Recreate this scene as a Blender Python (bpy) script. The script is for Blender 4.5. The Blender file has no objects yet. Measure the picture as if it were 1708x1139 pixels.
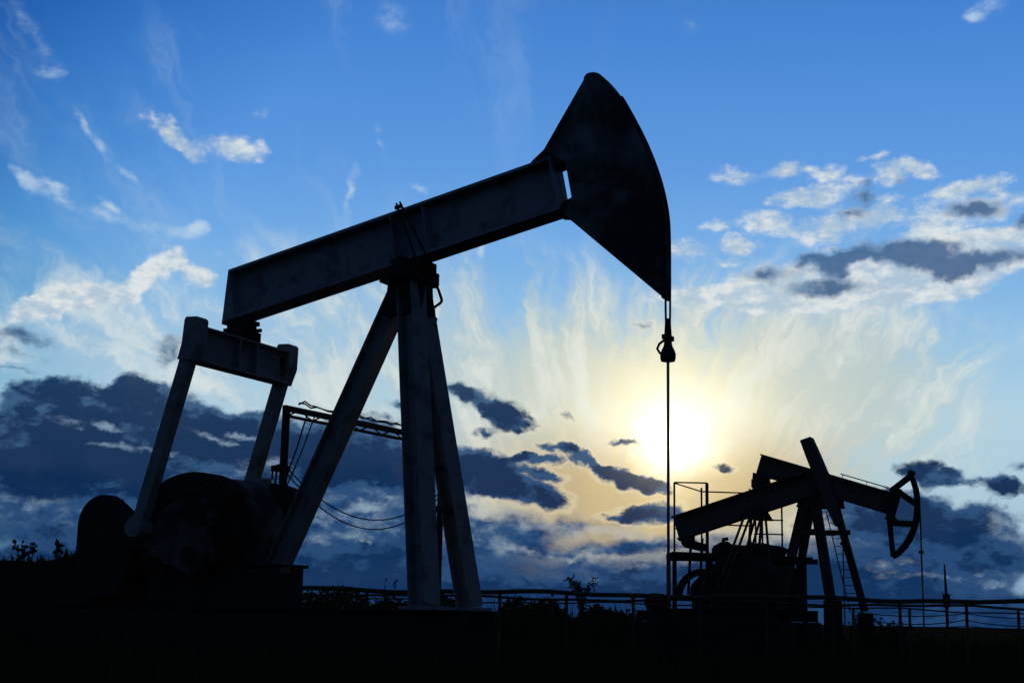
import bpy, bmesh, math, random
import numpy as np
from mathutils import Vector, Matrix

S = bpy.context.scene
COL = S.collection
R = math.radians

# ------------------------------------------------------------------ camera
cam_data = bpy.data.cameras.new('camera')
cam = bpy.data.objects.new('camera', cam_data)
COL.objects.link(cam)
cam_data.lens = 50.0
cam_data.sensor_width = 36.0
cam_data.clip_start = 0.05
cam_data.clip_end = 20000.0
cam.matrix_world = Matrix.Translation((0, 0, 1.1)) @ Matrix.Rotation(R(101.0), 4, 'X') @ Matrix.Rotation(R(1.1), 4, 'Z')
S.camera = cam

# ------------------------------------------------------------------ exposure
S.view_settings.view_transform = 'Standard'
S.view_settings.look = 'None'
S.view_settings.exposure = 0.0
S.view_settings.gamma = 1.0
S.view_settings.use_curve_mapping = False

S.cycles.use_adaptive_sampling = True
S.cycles.adaptive_threshold = 0.02
S.cycles.adaptive_min_samples = 8
S.cycles.max_bounces = 3
S.cycles.use_denoising = True

# ------------------------------------------------------------------ sun (low, ahead of the camera, seen through thin cloud)
SUN_EL, SUN_AZ = 7.0, 6.6          # degrees above the horizon / to the right of north (+Y)
sd = bpy.data.lights.new('sun', 'SUN')
sd.energy = 2.0
sd.angle = R(0.5)
sd.color = (1.0, 0.86, 0.62)
so = bpy.data.objects.new('sun', sd)
COL.objects.link(so)
sun_vec = Vector((math.sin(R(SUN_AZ)) * math.cos(R(SUN_EL)), math.cos(R(SUN_AZ)) * math.cos(R(SUN_EL)), math.sin(R(SUN_EL))))
so.rotation_euler = (-sun_vec).to_track_quat('-Z', 'Y').to_euler()
so.location = (0, 0, 60)


def lin(r, g, b):
    f = lambda c: c / 12.92 if c <= 0.04045 else ((c + 0.055) / 1.055) ** 2.4
    return (f(r / 255), f(g / 255), f(b / 255), 1.0)


# ------------------------------------------------------------------ sky: Nishita + cloud layers by azimuth / elevation (degrees)
world = bpy.data.worlds.new('World')
S.world = world
world.use_nodes = True
world.cycles.sampling_method = 'MANUAL'
world.cycles.sample_map_resolution = 256
NT = world.node_tree
BG = NT.nodes['Background']


def node(kind, **kw):
    n = NT.nodes.new(kind)
    for k, v in kw.items():
        setattr(n, k, v)
    return n


def put(sock, v):
    if isinstance(v, bpy.types.NodeSocket):
        NT.links.new(v, sock)
    elif v is not None:
        sock.default_value = v


def mth(op, a, b=None, c=None, clamp=False):
    n = node('ShaderNodeMath', operation=op, use_clamp=clamp)
    put(n.inputs[0], a); put(n.inputs[1], b); put(n.inputs[2], c)
    return n.outputs[0]


def vec(op, a, b=None):
    n = node('ShaderNodeVectorMath', operation=op)
    put(n.inputs[0], a)
    if b is not None:
        put(n.inputs[3 if op == 'SCALE' else 1], b)
    return n.outputs['Value'] if op in ('DOT_PRODUCT', 'LENGTH') else n.outputs[0]


def xyz(x, y, z=0.0):
    n = node('ShaderNodeCombineXYZ')
    put(n.inputs[0], x); put(n.inputs[1], y); put(n.inputs[2], z)
    return n.outputs[0]


def smooth(v, lo, hi, a=0.0, b=1.0):
    n = node('ShaderNodeMapRange', interpolation_type='SMOOTHSTEP')
    put(n.inputs[0], v); put(n.inputs[1], lo); put(n.inputs[2], hi); put(n.inputs[3], a); put(n.inputs[4], b)
    return n.outputs[0]


def ramp(v, stops, lo, hi, mode='LINEAR'):
    n = node('ShaderNodeValToRGB')
    put(n.inputs[0], mth('DIVIDE', mth('SUBTRACT', v, lo), hi - lo, clamp=True))
    cr = n.color_ramp
    cr.interpolation = mode
    st = [((p - lo) / (hi - lo), c) for p, c in stops]
    cr.elements[0].position, cr.elements[0].color = st[0]
    cr.elements[1].position, cr.elements[1].color = st[-1]
    for p, c in st[1:-1]:
        cr.elements.new(p).color = c
    return n.outputs[0]


def mix(f, a, b, blend='MIX'):
    n = node('ShaderNodeMix', data_type='RGBA', blend_type=blend)
    n.clamp_factor = True
    put(n.inputs[0], f); put(n.inputs[6], a); put(n.inputs[7], b)
    return n.outputs[2]


def noise(v, scale, detail=5.0, rough=0.5, out='Fac', shift=None, stretch=(1, 1, 1)):
    n = node('ShaderNodeTexNoise', noise_dimensions='2D')
    if shift or stretch != (1, 1, 1):
        mp = node('ShaderNodeMapping')
        put(mp.inputs[0], v)
        mp.inputs[1].default_value = shift or (0, 0, 0)
        mp.inputs[3].default_value = stretch
        v = mp.outputs[0]
    put(n.inputs['Vector'], v)
    n.inputs['Scale'].default_value = scale
    n.inputs['Detail'].default_value = detail
    n.inputs['Roughness'].default_value = rough
    return n.outputs[out]


def field(v, blobs, soft=False):
    """Sum of elliptical bumps: (azimuth, elevation, half-width, half-height, tilt, weight)."""
    tot = None
    for x, y, rx, ry, rot, w in blobs:
        c, q = math.cos(R(rot)), math.sin(R(rot))
        if rot == 0:
            n = node('ShaderNodeVectorMath', operation='MULTIPLY_ADD')
            put(n.inputs[0], v)
            n.inputs[1].default_value = (1 / rx, 1 / ry, 0)
            n.inputs[2].default_value = (-x / rx, -y / ry, 0)
            u = n.outputs[0]
        else:                                   # v.z is 1, so the offset rides in the dot product
            u = xyz(vec('DOT_PRODUCT', v, (c / rx, q / rx, -(x * c + y * q) / rx)), vec('DOT_PRODUCT', v, (-q / ry, c / ry, -(y * c - x * q) / ry)))
        g = mth('SUBTRACT', 1.0, vec('LENGTH', u), clamp=True)
        if soft:
            g = mth('MULTIPLY', g, g)
        tot = mth('MULTIPLY', g, w) if tot is None else mth('MULTIPLY_ADD', g, w, tot)
    return tot


VEIL = [(3.6,9.35,13.53,6.52,0,1), (14.79,9.51,7.25,4.11,20,0.95), (-6.32,13.21,7.25,4.11,0,0.7), (-14.97,10.11,8.21,2.42,0,0.8), (-0.39,13.15,5.56,3.14,0,0.6), (10.85,11.24,7.25,3.14,0,0.5), (-7.48,17.21,1.69,3.62,-10,0.3), (18.76,7.79,5.31,3.62,0,0.6), (-18.9,11.21,3.86,1.45,25,0.4), (20,10.94,4.83,1.45,15,0.2)]
WISP = [(-19.8,16.35,0.87,0.31,-23,0.9), (-18.62,16.05,1.08,0.31,-18,0.9), (-19.4,15.92,0.96,0.31,-22,0.6), (-18.12,15.53,1.1,0.31,-23,0.6), (-16.6,15.14,1.39,0.48,-21,0.55), (-14.83,14.8,1.47,0.48,-11,0.55), (-13.18,14.86,1.22,0.48,9,0.55), (-17.78,18.6,0.88,0.24,-58,0.55), (-16.91,17.69,0.95,0.24,-47,0.55), (-15.73,16.78,1.12,0.24,-41,0.55), (-16.32,15.51,0.85,0.22,-27,0.7), (-12.84,15.08,0.58,0.36,0,0.8), (-6.84,16.77,0.34,1.69,-8,0.7), (-5.63,18.72,0.29,0.97,15,0.45), (-1.22,14.58,0.34,1.21,-5,0.7), (-19.78,21.55,0.6,2.66,38,0.35), (-19.2,20.18,0.85,0.34,0,0.45), (-5.37,23.63,1.21,1.21,0,0.35), (7.31,23.54,0.97,0.72,0,0.25), (19.48,23.25,1.45,0.39,8,0.6), (18.89,22.94,0.72,0.24,0,0.6), (-10.69,19.58,0.53,0.34,30,0.6), (-3.99,17.08,0.72,0.34,-20,0.5)]
WHITE = [(-18.89,11.17,1.55,0.72,29,0.95), (-17.61,11.97,1.52,0.72,24,0.95), (-16.33,12.23,1.41,0.72,-14,0.95), (-15.26,12.58,1.38,0.72,43,0.95), (-14.38,13.38,1.29,0.72,32,0.95), (-13.32,13.4,1.43,0.72,-31,0.95), (-17.81,11.64,1.93,0.82,25,0.6), (-14.58,12.83,0.97,0.97,0,0.6), (-12.83,13.08,1.45,0.6,-20,0.4), (-14.25,18.39,1.01,0.68,-40,0.95), (-13.26,17.85,0.72,0.58,0,0.7), (-11.71,18.19,1.5,0.68,-5,1), (-15.12,18.84,0.82,0.43,-45,0.5), (9.13,17.51,1.43,0.51,-5,0.8), (11.45,17.69,1.43,0.46,6,0.95), (13.02,17.76,0.85,0.36,5,0.9), (14.82,18.08,0.97,0.29,12,0.7), (11.19,16.62,1.21,0.51,0,1), (13,16.88,1.76,0.85,10,1), (15.51,17.39,1.09,0.72,0,1), (16.67,17.44,0.97,0.46,-10,0.9), (17.8,16.67,1.72,0.51,15,0.95), (19.29,16.95,1.38,0.48,12,0.8), (10.33,15.71,1.55,0.6,-10,1), (13.09,15.54,2.17,0.72,12,0.95), (8.13,15.69,1.09,0.39,0,0.8), (9.34,14.95,1.21,0.53,-8,0.95), (7.27,14.75,1.21,0.77,0,0.6), (8.73,14.27,0.92,0.34,0,0.8), (15.22,16.02,1.84,0.77,0,0.75), (17.06,15.41,1.21,0.92,0,0.8), (18.9,15.91,2.27,0.85,0,0.9), (19.97,14.81,1.72,0.53,0,0.8), (18.5,14.63,1.72,0.43,5,0.9), (11.36,13,7.13,1.01,0,0.95), (14.22,13.74,6.28,1.81,6,1), (17.9,13.8,4.86,1.4,10,1), (8.23,12.9,3.43,0.6,0,0.8), (16.96,12.92,5.12,0.77,12,0.8), (13.24,12.36,5.7,0.6,0,0.5), (-6.87,3.39,1.45,0.34,-5,0.4), (19.42,3.25,1.45,1.45,0,0.3)]
DARK = [(14.3,16.58,0.68,0.68,0,1), (13.81,15.91,0.87,0.39,0,0.9), (18.44,15.83,1.69,0.53,3,1.3), (15.72,16.97,0.48,0.29,0,0.5), (20.21,15.2,0.87,0.43,0,1.2), (15.18,14.51,2.29,0.72,0,1.5), (13.29,14.2,1.69,0.68,12,1.2), (17,13.98,1.81,0.97,-10,1.5), (19.03,13.73,2.66,0.53,8,1.3), (13.02,13.03,2.42,0.53,0,1.1), (10.66,13.66,1.45,0.48,0,1), (11.98,14.29,0.82,0.43,0,1), (13.04,13.78,0.97,0.82,0,0.9), (-16.5,6.18,7.73,2.66,0,0.7), (-10.33,6.58,4.83,1.33,-8,0.6), (-14.75,18.64,0.87,0.34,-45,0.45), (-19.48,10.24,1.93,0.43,0,0.8), (-19.42,9.56,2.17,0.34,-10,0.4), (-13.87,10.23,1.11,0.72,35,0.9), (-19.7,8.92,1.45,0.22,0,0.6), (5.25,11.74,0.72,0.19,0,0.6), (-15.43,8.56,1.45,0.43,0,0.5), (-17.27,7.52,3.38,1.5,0,1), (-17.51,8.36,1.21,0.97,0,0.8), (-15.21,8.58,1.45,0.82,0,0.8), (-13.93,8.3,1.45,0.82,0,0.6), (-19.51,7.95,1.45,0.97,0,0.5), (-18.44,5.51,5.8,2.05,0,1), (-12.48,7.31,3.62,1.5,-14,1), (-14.79,7.55,2.17,1.45,0,0.8), (-13.06,5.53,6.28,1.45,-4,0.8), (-8.92,6.76,3.86,1.16,-8,1), (-6.08,7.21,3.38,0.97,-10,0.9), (-5.3,5.8,3.38,1.21,0,0.9), (-3.61,5.61,2.17,1.21,0,0.8), (-15.93,4.48,4.83,0.97,0,0.8), (-18.24,3.02,3.86,0.72,0,0.5), (-11.32,3.49,4.83,1.45,0,0.8), (-7.45,5.74,2.9,1.21,0,0.8), (-16.84,1.72,5.8,1.45,0,0.8), (-1.46,6.26,1.81,0.72,0,0.9), (-0.36,5.68,2.66,1.16,-16,1), (0.99,4.87,2.05,0.72,-8,1), (-2.04,5.41,2.17,1.21,0,0.9), (-3.57,4.18,2.9,0.97,0,0.5), (-1.03,8.6,2.29,0.68,-12,1), (-0.04,7.97,1.5,0.58,-20,0.9), (-2.01,8.89,1.21,0.48,-10,0.7), (-0.81,7.4,0.97,0.31,-5,0.8), (-3.73,9.4,1.69,0.29,-15,0.4), (-4.67,8.26,0.87,0.24,0,0.6), (2.15,8.03,0.63,0.34,-30,0.5), (0.96,6.28,1.45,0.24,2,0.85), (2.53,6.55,1.21,0.39,-20,0.9), (4.34,6.93,1.16,0.22,-5,0.8), (3.62,6.22,1.16,0.31,-25,0.8), (1.68,6.72,1.21,0.29,0,0.6), (1.33,5.74,1.11,0.27,-4,0.85), (4.88,5.57,1.98,0.51,-17,1), (5.67,5.39,1.33,0.41,-15,0.9), (4.11,5.85,0.72,0.34,0,0.6), (5.79,4.06,2.17,0.58,4,0.95), (6.38,4.35,1.21,0.48,0,0.6), (4.12,3.89,0.97,0.24,0,0.5), (8.6,6.12,0.63,0.27,-5,0.9), (16.36,5.88,1.79,0.72,-8,1), (17.57,5.64,0.97,0.48,-10,0.5), (18.91,5.33,1.26,0.63,-10,1), (19.77,6.06,0.97,0.29,0,0.5), (16.84,3.7,3.62,1.69,0,1), (15.31,4.39,2.17,0.97,0,0.8), (18.37,3.7,1.45,1.21,0,0.8), (13.93,3.7,2.9,1.69,0,0.8), (13.04,4.51,0.97,0.6,0,0.6), (11.42,3.92,1.45,0.6,0,0.3), (19.38,2.36,1.93,0.97,0,0.6), (3.66,1.13,19.32,0.82,0,0.8), (-12.79,1.14,14.49,1.45,0,1), (12.98,1.97,9.66,1.09,0,0.9), (1.27,2.03,6.28,0.63,0,0.6), (-5.41,2.24,4.83,0.97,0,0.9), (-6.8,1.74,4.83,1.21,0,0.4), (9.53,1.69,4.83,1.21,0,0.6), (8.38,3.08,2.17,0.72,0,0.3)]
BANK = [(-18.31,3.92,5.8,1.93,0,1.3), (-10.16,3.29,4.83,1.93,0,0.8), (2.45,3.58,3.86,0.97,0,0.5), (18.32,2.58,3.86,2.17,0,0.7), (-1.14,3.16,3.62,1.69,0,1.2), (-4.99,3.67,4.35,1.93,0,0.8), (1.27,2.03,12.56,1.88,0,1), (-12.89,2.75,12.56,3.14,0,1), (12.99,2.31,12.56,2.42,0,1), (7.2,2.24,6.28,1.45,0,0.6), (-6.9,4.09,6.76,2.66,0,1.5), (-15.2,3.59,7.25,2.66,0,0.7)]
CREST = [(-15.66,6.99,1.11,0.22,-12,0.9), (-17.25,7.18,1.69,0.29,-5,0.5), (-14.7,6.2,2.66,0.22,-5,0.6), (-11.75,6.81,1.45,0.24,-12,0.8), (-10.35,6.87,1.21,0.24,-15,0.8), (-9.58,5.66,1.69,0.53,0,0.6), (-11.06,6.98,0.72,0.19,0,0.6), (-18.54,4.03,2.66,0.48,0,0.4), (-7.84,3.83,1.93,0.48,-10,0.6), (-5.96,4.12,1.69,0.53,0,0.55), (-6.62,2.92,2.66,0.24,0,0.5), (-5.01,4.38,1.45,0.72,0,0.4), (-0.45,4.13,2.17,0.39,-8,0.55), (2.69,3.47,3.38,0.48,-4,0.7), (5.07,3.15,2.66,0.43,-6,0.7), (0.78,2.73,2.17,0.29,0,0.5), (3.65,2.42,2.17,0.29,-5,0.5), (5.55,3.63,1.21,0.29,0,0.6), (-3.54,3.23,1.45,0.34,0,0.4), (19.44,3.7,1.45,0.97,0,0.7), (17.43,1.9,3.86,0.24,0,0.5), (14.79,2.33,1.45,0.39,0,0.5), (-2.1,3.02,1.45,0.53,0,0.4), (7.68,3.42,1.45,0.97,0,0.7), (10.26,3.68,2.17,0.97,0,0.6), (-14.09,3.86,1.45,0.34,0,0.3)]


tc = node('ShaderNodeTexCoord')
dirv = tc.outputs['Generated']
sep = node('ShaderNodeSeparateXYZ'); put(sep.inputs[0], dirv)
DX, DY, DZ = sep.outputs
AZ = mth('MULTIPLY', mth('ARCTAN2', DX, DY), 57.29578)
EL = mth('MULTIPLY', mth('ARCSINE', mth('MINIMUM', mth('MAXIMUM', DZ, -1.0), 1.0)), 57.29578)
P = xyz(AZ, EL, 1.0)
ANG = mth('MULTIPLY', mth('ARCCOSINE', mth('MINIMUM', vec('DOT_PRODUCT', dirv, tuple(sun_vec)), 1.0)), 57.29578)   # degrees from the sun

# turbulence that breaks up the outlines
w1 = vec('SUBTRACT', noise(P, 0.35, 3, 0.55, 'Color'), (0.5, 0.5, 0.5))
w2 = vec('SUBTRACT', noise(P, 1.5, 5, 0.6, 'Color'), (0.5, 0.5, 0.5))
PW = vec('ADD', vec('ADD', P, vec('MULTIPLY', w1, (1.6, 0.9, 0))), vec('MULTIPLY', w2, (0.7, 0.45, 0)))
FL = (0.55, 1.0, 1.0)
puff = noise(P, 0.85, 9, 0.62, stretch=FL)          # billows
puff2 = noise(P, 0.5, 8, 0.58, shift=(31, 7, 0), stretch=FL)
fine = noise(P, 2.2, 6, 0.6, shift=(3, 57, 0), stretch=FL)

# clear sky
nish = node('ShaderNodeTexSky', sky_type='NISHITA', sun_disc=False)
nish.sun_elevation = R(SUN_EL); nish.sun_rotation = R(SUN_AZ)
nish.air_density = 1.0; nish.dust_density = 0.3; nish.ozone_density = 3.0
clear = ramp(EL, [(0, lin(120, 160, 195)), (4, lin(165, 195, 212)), (8, lin(176, 208, 222)), (11, lin(146, 192, 226)), (14.5, lin(116, 172, 226)), (18, lin(94, 153, 221)), (23, lin(72, 133, 209)), (35, lin(30, 82, 152)), (60, lin(14, 42, 92)), (90, lin(10, 28, 66))], 0, 90)
side = ramp(ANG, [(0, (1.05, 1.03, 1.0, 1)), (15, (1.0, 1.0, 1.0, 1)), (21, (.95, .98, 1.0, 1)), (26.5, (.48, .72, .83, 1)), (32, (.14, .38, .57, 1)), (60, (.25, .34, .42, 1)), (180, (.12, .16, .22, 1))], 0, 180)
sky = mix(1.0, clear, side, 'MULTIPLY')
sky = mix(1.0, sky, mix(1.0, nish.outputs[0], (0.0006, 0.0012, 0.004, 1.0), 'MULTIPLY'), 'ADD')

# thin cirrus veil with streaks fanning up from the horizon under the sun
fx = mth('SUBTRACT', AZ, 4.15); fy = mth('ADD', EL, 4.5)
rr = mth('SQRT', mth('ADD', mth('MULTIPLY', fx, fx), mth('MULTIPLY', fy, fy)))
th = mth('MULTIPLY', mth('ARCTAN2', fx, fy), 57.29578)
pol = vec('ADD', xyz(th, rr), vec('MULTIPLY', w1, (5.5, 2.6, 0)))
pol2 = vec('ADD', pol, vec('MULTIPLY', w2, (1.6, 0.8, 0)))
fan = noise(pol, 1.0, 7, 0.6, stretch=(0.11, 0.24, 1))
fan2 = noise(pol2, 1.0, 7, 0.62, shift=(11, 3, 0), stretch=(0.30, 0.13, 1))
streak = mth('ADD', mth('MULTIPLY', fan, 0.55), mth('MULTIPLY', fan2, 0.45))
vf = mth('ADD', mth('MULTIPLY', mth('MULTIPLY', smooth(EL, 16.6, 8.8), smooth(AZ, -16.0, 0.0, 0.56, 0.74)), smooth(AZ, 20.5, 13.5)), mth('MULTIPLY', field(PW, VEIL, True), 0.42))
hump = mth('MULTIPLY', mth('MULTIPLY', vf, mth('SUBTRACT', 1.12, vf, clamp=True)), 11.5)
vd = mth('ADD', vf, mth('MULTIPLY', mth('SUBTRACT', streak, 0.5), hump))
veil = mth('MULTIPLY', smooth(vd, 0.0, 1.0), 0.9)
veil_col = ramp(ANG, [(0, lin(255, 250, 225)), (2.8, lin(242, 234, 200)), (5.0, lin(210, 213, 196)), (7.5, lin(192, 204, 200)), (12, lin(178, 201, 209)), (20, lin(170, 198, 217)), (30, lin(160, 193, 216)), (60, lin(60, 80, 105)), (180, lin(30, 42, 60))], 0, 180)
sky = mix(veil, sky, mix(mth('MULTIPLY', smooth(streak, 0.46, 0.64), 0.62), veil_col, lin(236, 238, 228)))
# faint high haze combed by the wind, thicker to the left
comb = noise(pol2, 1.0, 7, 0.6, stretch=(0.16, 0.05, 1))
patchy = noise(P, 0.13, 3, 0.5, shift=(5, 9, 0))
haze_m = mth('MULTIPLY', smooth(comb, 0.46, 0.80), mth('MULTIPLY', smooth(patchy, 0.30, 0.62), smooth(AZ, 7.0, -3.0)))
sky = mix(mth('MULTIPLY', haze_m, 0.32), sky, lin(186, 210, 228))
# (Cycles orders shader nodes by what they wait for: tying these to the streak noise keeps few values alive at once)
lag = mth('MULTIPLY', comb, 1e-9)
EL, ANG, AZ = mth('ADD', EL, lag), mth('ADD', ANG, lag), mth('ADD', AZ, lag)
PW = vec('ADD', PW, xyz(lag, lag, 0.0))
# gold under and beside the sun
gold = mth('MULTIPLY', smooth(mth('ADD', ANG, mth('MULTIPLY', mth('SUBTRACT', AZ, 6.6), 0.15)), 10.0, 3.0), smooth(EL, 8.6, 5.2))
sky = mix(mth('MULTIPLY', gold, 0.85), sky, lin(186, 160, 112))

# wisps and streaks
wf = field(vec('ADD', P, vec('ADD', vec('MULTIPLY', w1, (0.7, 0.4, 0)), vec('MULTIPLY', w2, (0.5, 0.3, 0)))), WISP)
wd = mth('ADD', wf, mth('MULTIPLY', mth('SUBTRACT', mth('MULTIPLY_ADD', fine, 0.5, mth('MULTIPLY', puff, 0.5)), 0.5), mth('MULTIPLY', smooth(wf, 0.0, 0.3), 1.5)))
sky = mix(mth('MULTIPLY', smooth(wd, 0.05, 1.0), 0.8), sky, mix(0.2, lin(196, 218, 234), veil_col))

# the sun's glow through thin cloud
def glow(base, width, col, power=2.0):
    e = mth('EXPONENT', mth('MULTIPLY', mth('POWER', mth('DIVIDE', ANG, width), power), -1.0))
    return mix(e, base, (*col, 1.0), 'ADD')
sky = glow(sky, 3.3, (0.27, 0.215, 0.07), 1.3)
ANG = mth('MAXIMUM', mth('MULTIPLY_ADD', mth('SUBTRACT', puff, 0.5), 1.3, ANG), 0.0)      # thin cloud frays the core
sky = glow(sky, 0.84, (2.1, 2.0, 1.85), 1.2)

# white sunlit cloud
cf = field(PW, WHITE)
cd = mth('ADD', cf, mth('MULTIPLY', mth('SUBTRACT', mth('MULTIPLY_ADD', fine, 0.3, mth('MULTIPLY', puff, 0.7)), 0.5), mth('MULTIPLY', smooth(cf, 0.0, 0.35), 2.1)))
cmask = smooth(cd, 0.08, 0.85)
shade = smooth(mth('ADD', fine, mth('MULTIPLY', mth('SUBTRACT', puff2, 0.5), 1.0)), 0.3, 0.75)
white_col = mix(shade, lin(176, 197, 214), lin(228, 232, 230))
sky = mix(mth('MULTIPLY', cmask, 0.9), sky, white_col)

# low bank of mid-tone cloud along the horizon
bf = mth('ADD', field(PW, BANK, True), smooth(EL, 1.6, 0.2))
bd = mth('ADD', bf, mth('MULTIPLY', mth('SUBTRACT', puff2, 0.5), mth('MULTIPLY', smooth(bf, 0.0, 0.15), 0.9)))
bmask = smooth(bd, 0.05, 0.5)
bank_col = ramp(mth('ADD', puff, mth('MULTIPLY', mth('SUBTRACT', fine, 0.5), 0.5)), [(0.28, lin(22, 56, 100)), (0.5, lin(46, 80, 122)), (0.74, lin(108, 131, 153))], 0.0, 1.0)
sky = mix(bmask, sky, bank_col)
kf = field(PW, CREST)
kd = mth('ADD', kf, mth('MULTIPLY', mth('SUBTRACT', fine, 0.5), mth('MULTIPLY', smooth(kf, 0.0, 0.25), 1.5)))

# dark cloud
df = mth('ADD', field(PW, DARK), smooth(EL, 1.9, 0.6, 0.0, 0.8))
dd = mth('ADD', df, mth('MULTIPLY', mth('SUBTRACT', mth('MULTIPLY_ADD', fine, 0.25, mth('MULTIPLY', puff, 0.75)), 0.5), mth('MULTIPLY', smooth(df, 0.0, 0.3), 1.75)))
high = smooth(EL, 8.0, 11.0)
dmask = smooth(dd, mth('MULTIPLY_ADD', high, -0.08, 0.14), mth('MULTIPLY_ADD', high, 0.36, 0.62))
dark_in = smooth(mth('ADD', mth('MULTIPLY', dd, 0.8), mth('MULTIPLY', mth('SUBTRACT', mth('MULTIPLY_ADD', fine, 0.35, mth('MULTIPLY', puff2, 0.65)), 0.5), 4.0)), 0.3, 0.9)
dark_hi = ramp(EL, [(0, lin(36, 70, 114)), (5, lin(42, 78, 120)), (9, lin(62, 96, 132)), (14, lin(104, 134, 168))], 0, 14)
dark_lo = ramp(EL, [(0, lin(20, 52, 94)), (5, lin(13, 43, 82)), (9, lin(20, 52, 90)), (14, lin(62, 100, 144))], 0, 14)
dark_col = mix(dark_in, dark_hi, dark_lo)
sky = mix(mth('MULTIPLY', mth('MULTIPLY', smooth(dd, 0.0, 0.14), smooth(ANG, 9.0, 3.0)), 0.3), sky, lin(246, 236, 200))
sky = mix(mth('MULTIPLY', dmask, mth('MULTIPLY_ADD', high, -0.06, 0.985)), sky, dark_col)
crest_col = ramp(ANG, [(0, lin(220, 205, 170)), (6, lin(170, 176, 180)), (12, lin(150, 172, 192)), (30, lin(140, 168, 196))], 0, 30)
sky = mix(mth('MULTIPLY', smooth(kd, 0.1, 1.0), 0.75), sky, crest_col)
sky = glow(sky, 1.5, (0.40, 0.33, 0.18), 1.5)

# unseen sky away from the sun: dark cloud added to dim camera-facing sides
put(BG.inputs[0], sky)
BG.inputs[1].default_value = 1.0
far_bg = node('ShaderNodeBackground')
put(far_bg.inputs[0], ramp(EL, [(0, (.05, .085, .15, 1)), (25, (.03, .07, .15, 1)), (90, (.012, .03, .07, 1))], 0, 90))
far_bg.inputs[1].default_value = 0.9
ms = node('ShaderNodeMixShader')
put(ms.inputs[0], smooth(ANG, 36, 46)); put(ms.inputs[1], BG.outputs[0]); put(ms.inputs[2], far_bg.outputs[0])
put(NT.nodes['World Output'].inputs[0], ms.outputs[0])

# ------------------------------------------------------------------ materials
def material(name, base, second=None, rough=0.6, scale=3.0, bump=0.0, lo=0.45, hi=0.7, metallic=0.0, stretch=(1, 1, 1), spec=0.12):
    m = bpy.data.materials.new(name)
    m.use_nodes = True
    t = m.node_tree
    b = t.nodes['Principled BSDF']
    b.inputs['Roughness'].default_value = rough
    b.inputs['Metallic'].default_value = metallic
    b.inputs['Specular IOR Level'].default_value = spec
    tcn = t.nodes.new('ShaderNodeTexCoord')
    mp = t.nodes.new('ShaderNodeMapping')
    mp.inputs['Scale'].default_value = stretch
    t.links.new(tcn.outputs['Object'], mp.inputs[0])
    n = t.nodes.new('ShaderNodeTexNoise')
    n.inputs['Scale'].default_value = scale
    n.inputs['Detail'].default_value = 8
    n.inputs['Roughness'].default_value = 0.65
    t.links.new(mp.outputs[0], n.inputs['Vector'])
    r = t.nodes.new('ShaderNodeValToRGB')
    r.color_ramp.elements[0].position = lo
    r.color_ramp.elements[1].position = hi
    r.color_ramp.elements[0].color = (*base, 1)
    r.color_ramp.elements[1].color = (*(second or base), 1)
    t.links.new(n.outputs['Fac'], r.inputs[0])
    t.links.new(r.outputs[0], b.inputs['Base Color'])
    if bump:
        bp = t.nodes.new('ShaderNodeBump')
        bp.inputs['Strength'].default_value = bump
        t.links.new(n.outputs['Fac'], bp.inputs['Height'])
        t.links.new(bp.outputs[0], b.inputs['Normal'])
    return m


M_BLUE = material('weathered_blue_paint', (0.17, 0.20, 0.24), (0.055, 0.05, 0.048), 0.55, 2.2, 0.05, 0.5, 0.72)
M_GREY = material('weathered_grey_paint', (0.17, 0.18, 0.195), (0.06, 0.05, 0.045), 0.6, 2.6, 0.05, 0.48, 0.75)
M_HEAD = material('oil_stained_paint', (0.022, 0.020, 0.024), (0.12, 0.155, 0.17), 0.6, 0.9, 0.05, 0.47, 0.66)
M_DARK = material('blackened_steel', (0.028, 0.028, 0.032), (0.05, 0.04, 0.035), 0.7, 6.0, 0.05, spec=0.0)
M_RUST = material('rusty_steel', (0.075, 0.055, 0.042), (0.04, 0.035, 0.034), 0.8, 5.0, 0.1, spec=0.0)
M_ROD = material('oily_steel', (0.16, 0.14, 0.11), (0.10, 0.09, 0.075), 0.5, 9.0, 0.0)
M_ROPE = material('wire_rope', (0.03, 0.03, 0.032), (0.05, 0.045, 0.04), 0.6, 40.0, 0.2)
M_CONC = material('shade_toned_concrete', (0.026, 0.025, 0.024), (0.014, 0.014, 0.013), 0.95, 4.0, 0.2, spec=0.02)  # near-black concrete: the shade around the bases is put into its colour


M_GREASE = material('greasy_grey_paint', (0.075, 0.078, 0.085), (0.022, 0.020, 0.020), 0.7, 1.6, 0.1, 0.42, 0.6, spec=0.02)

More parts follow.
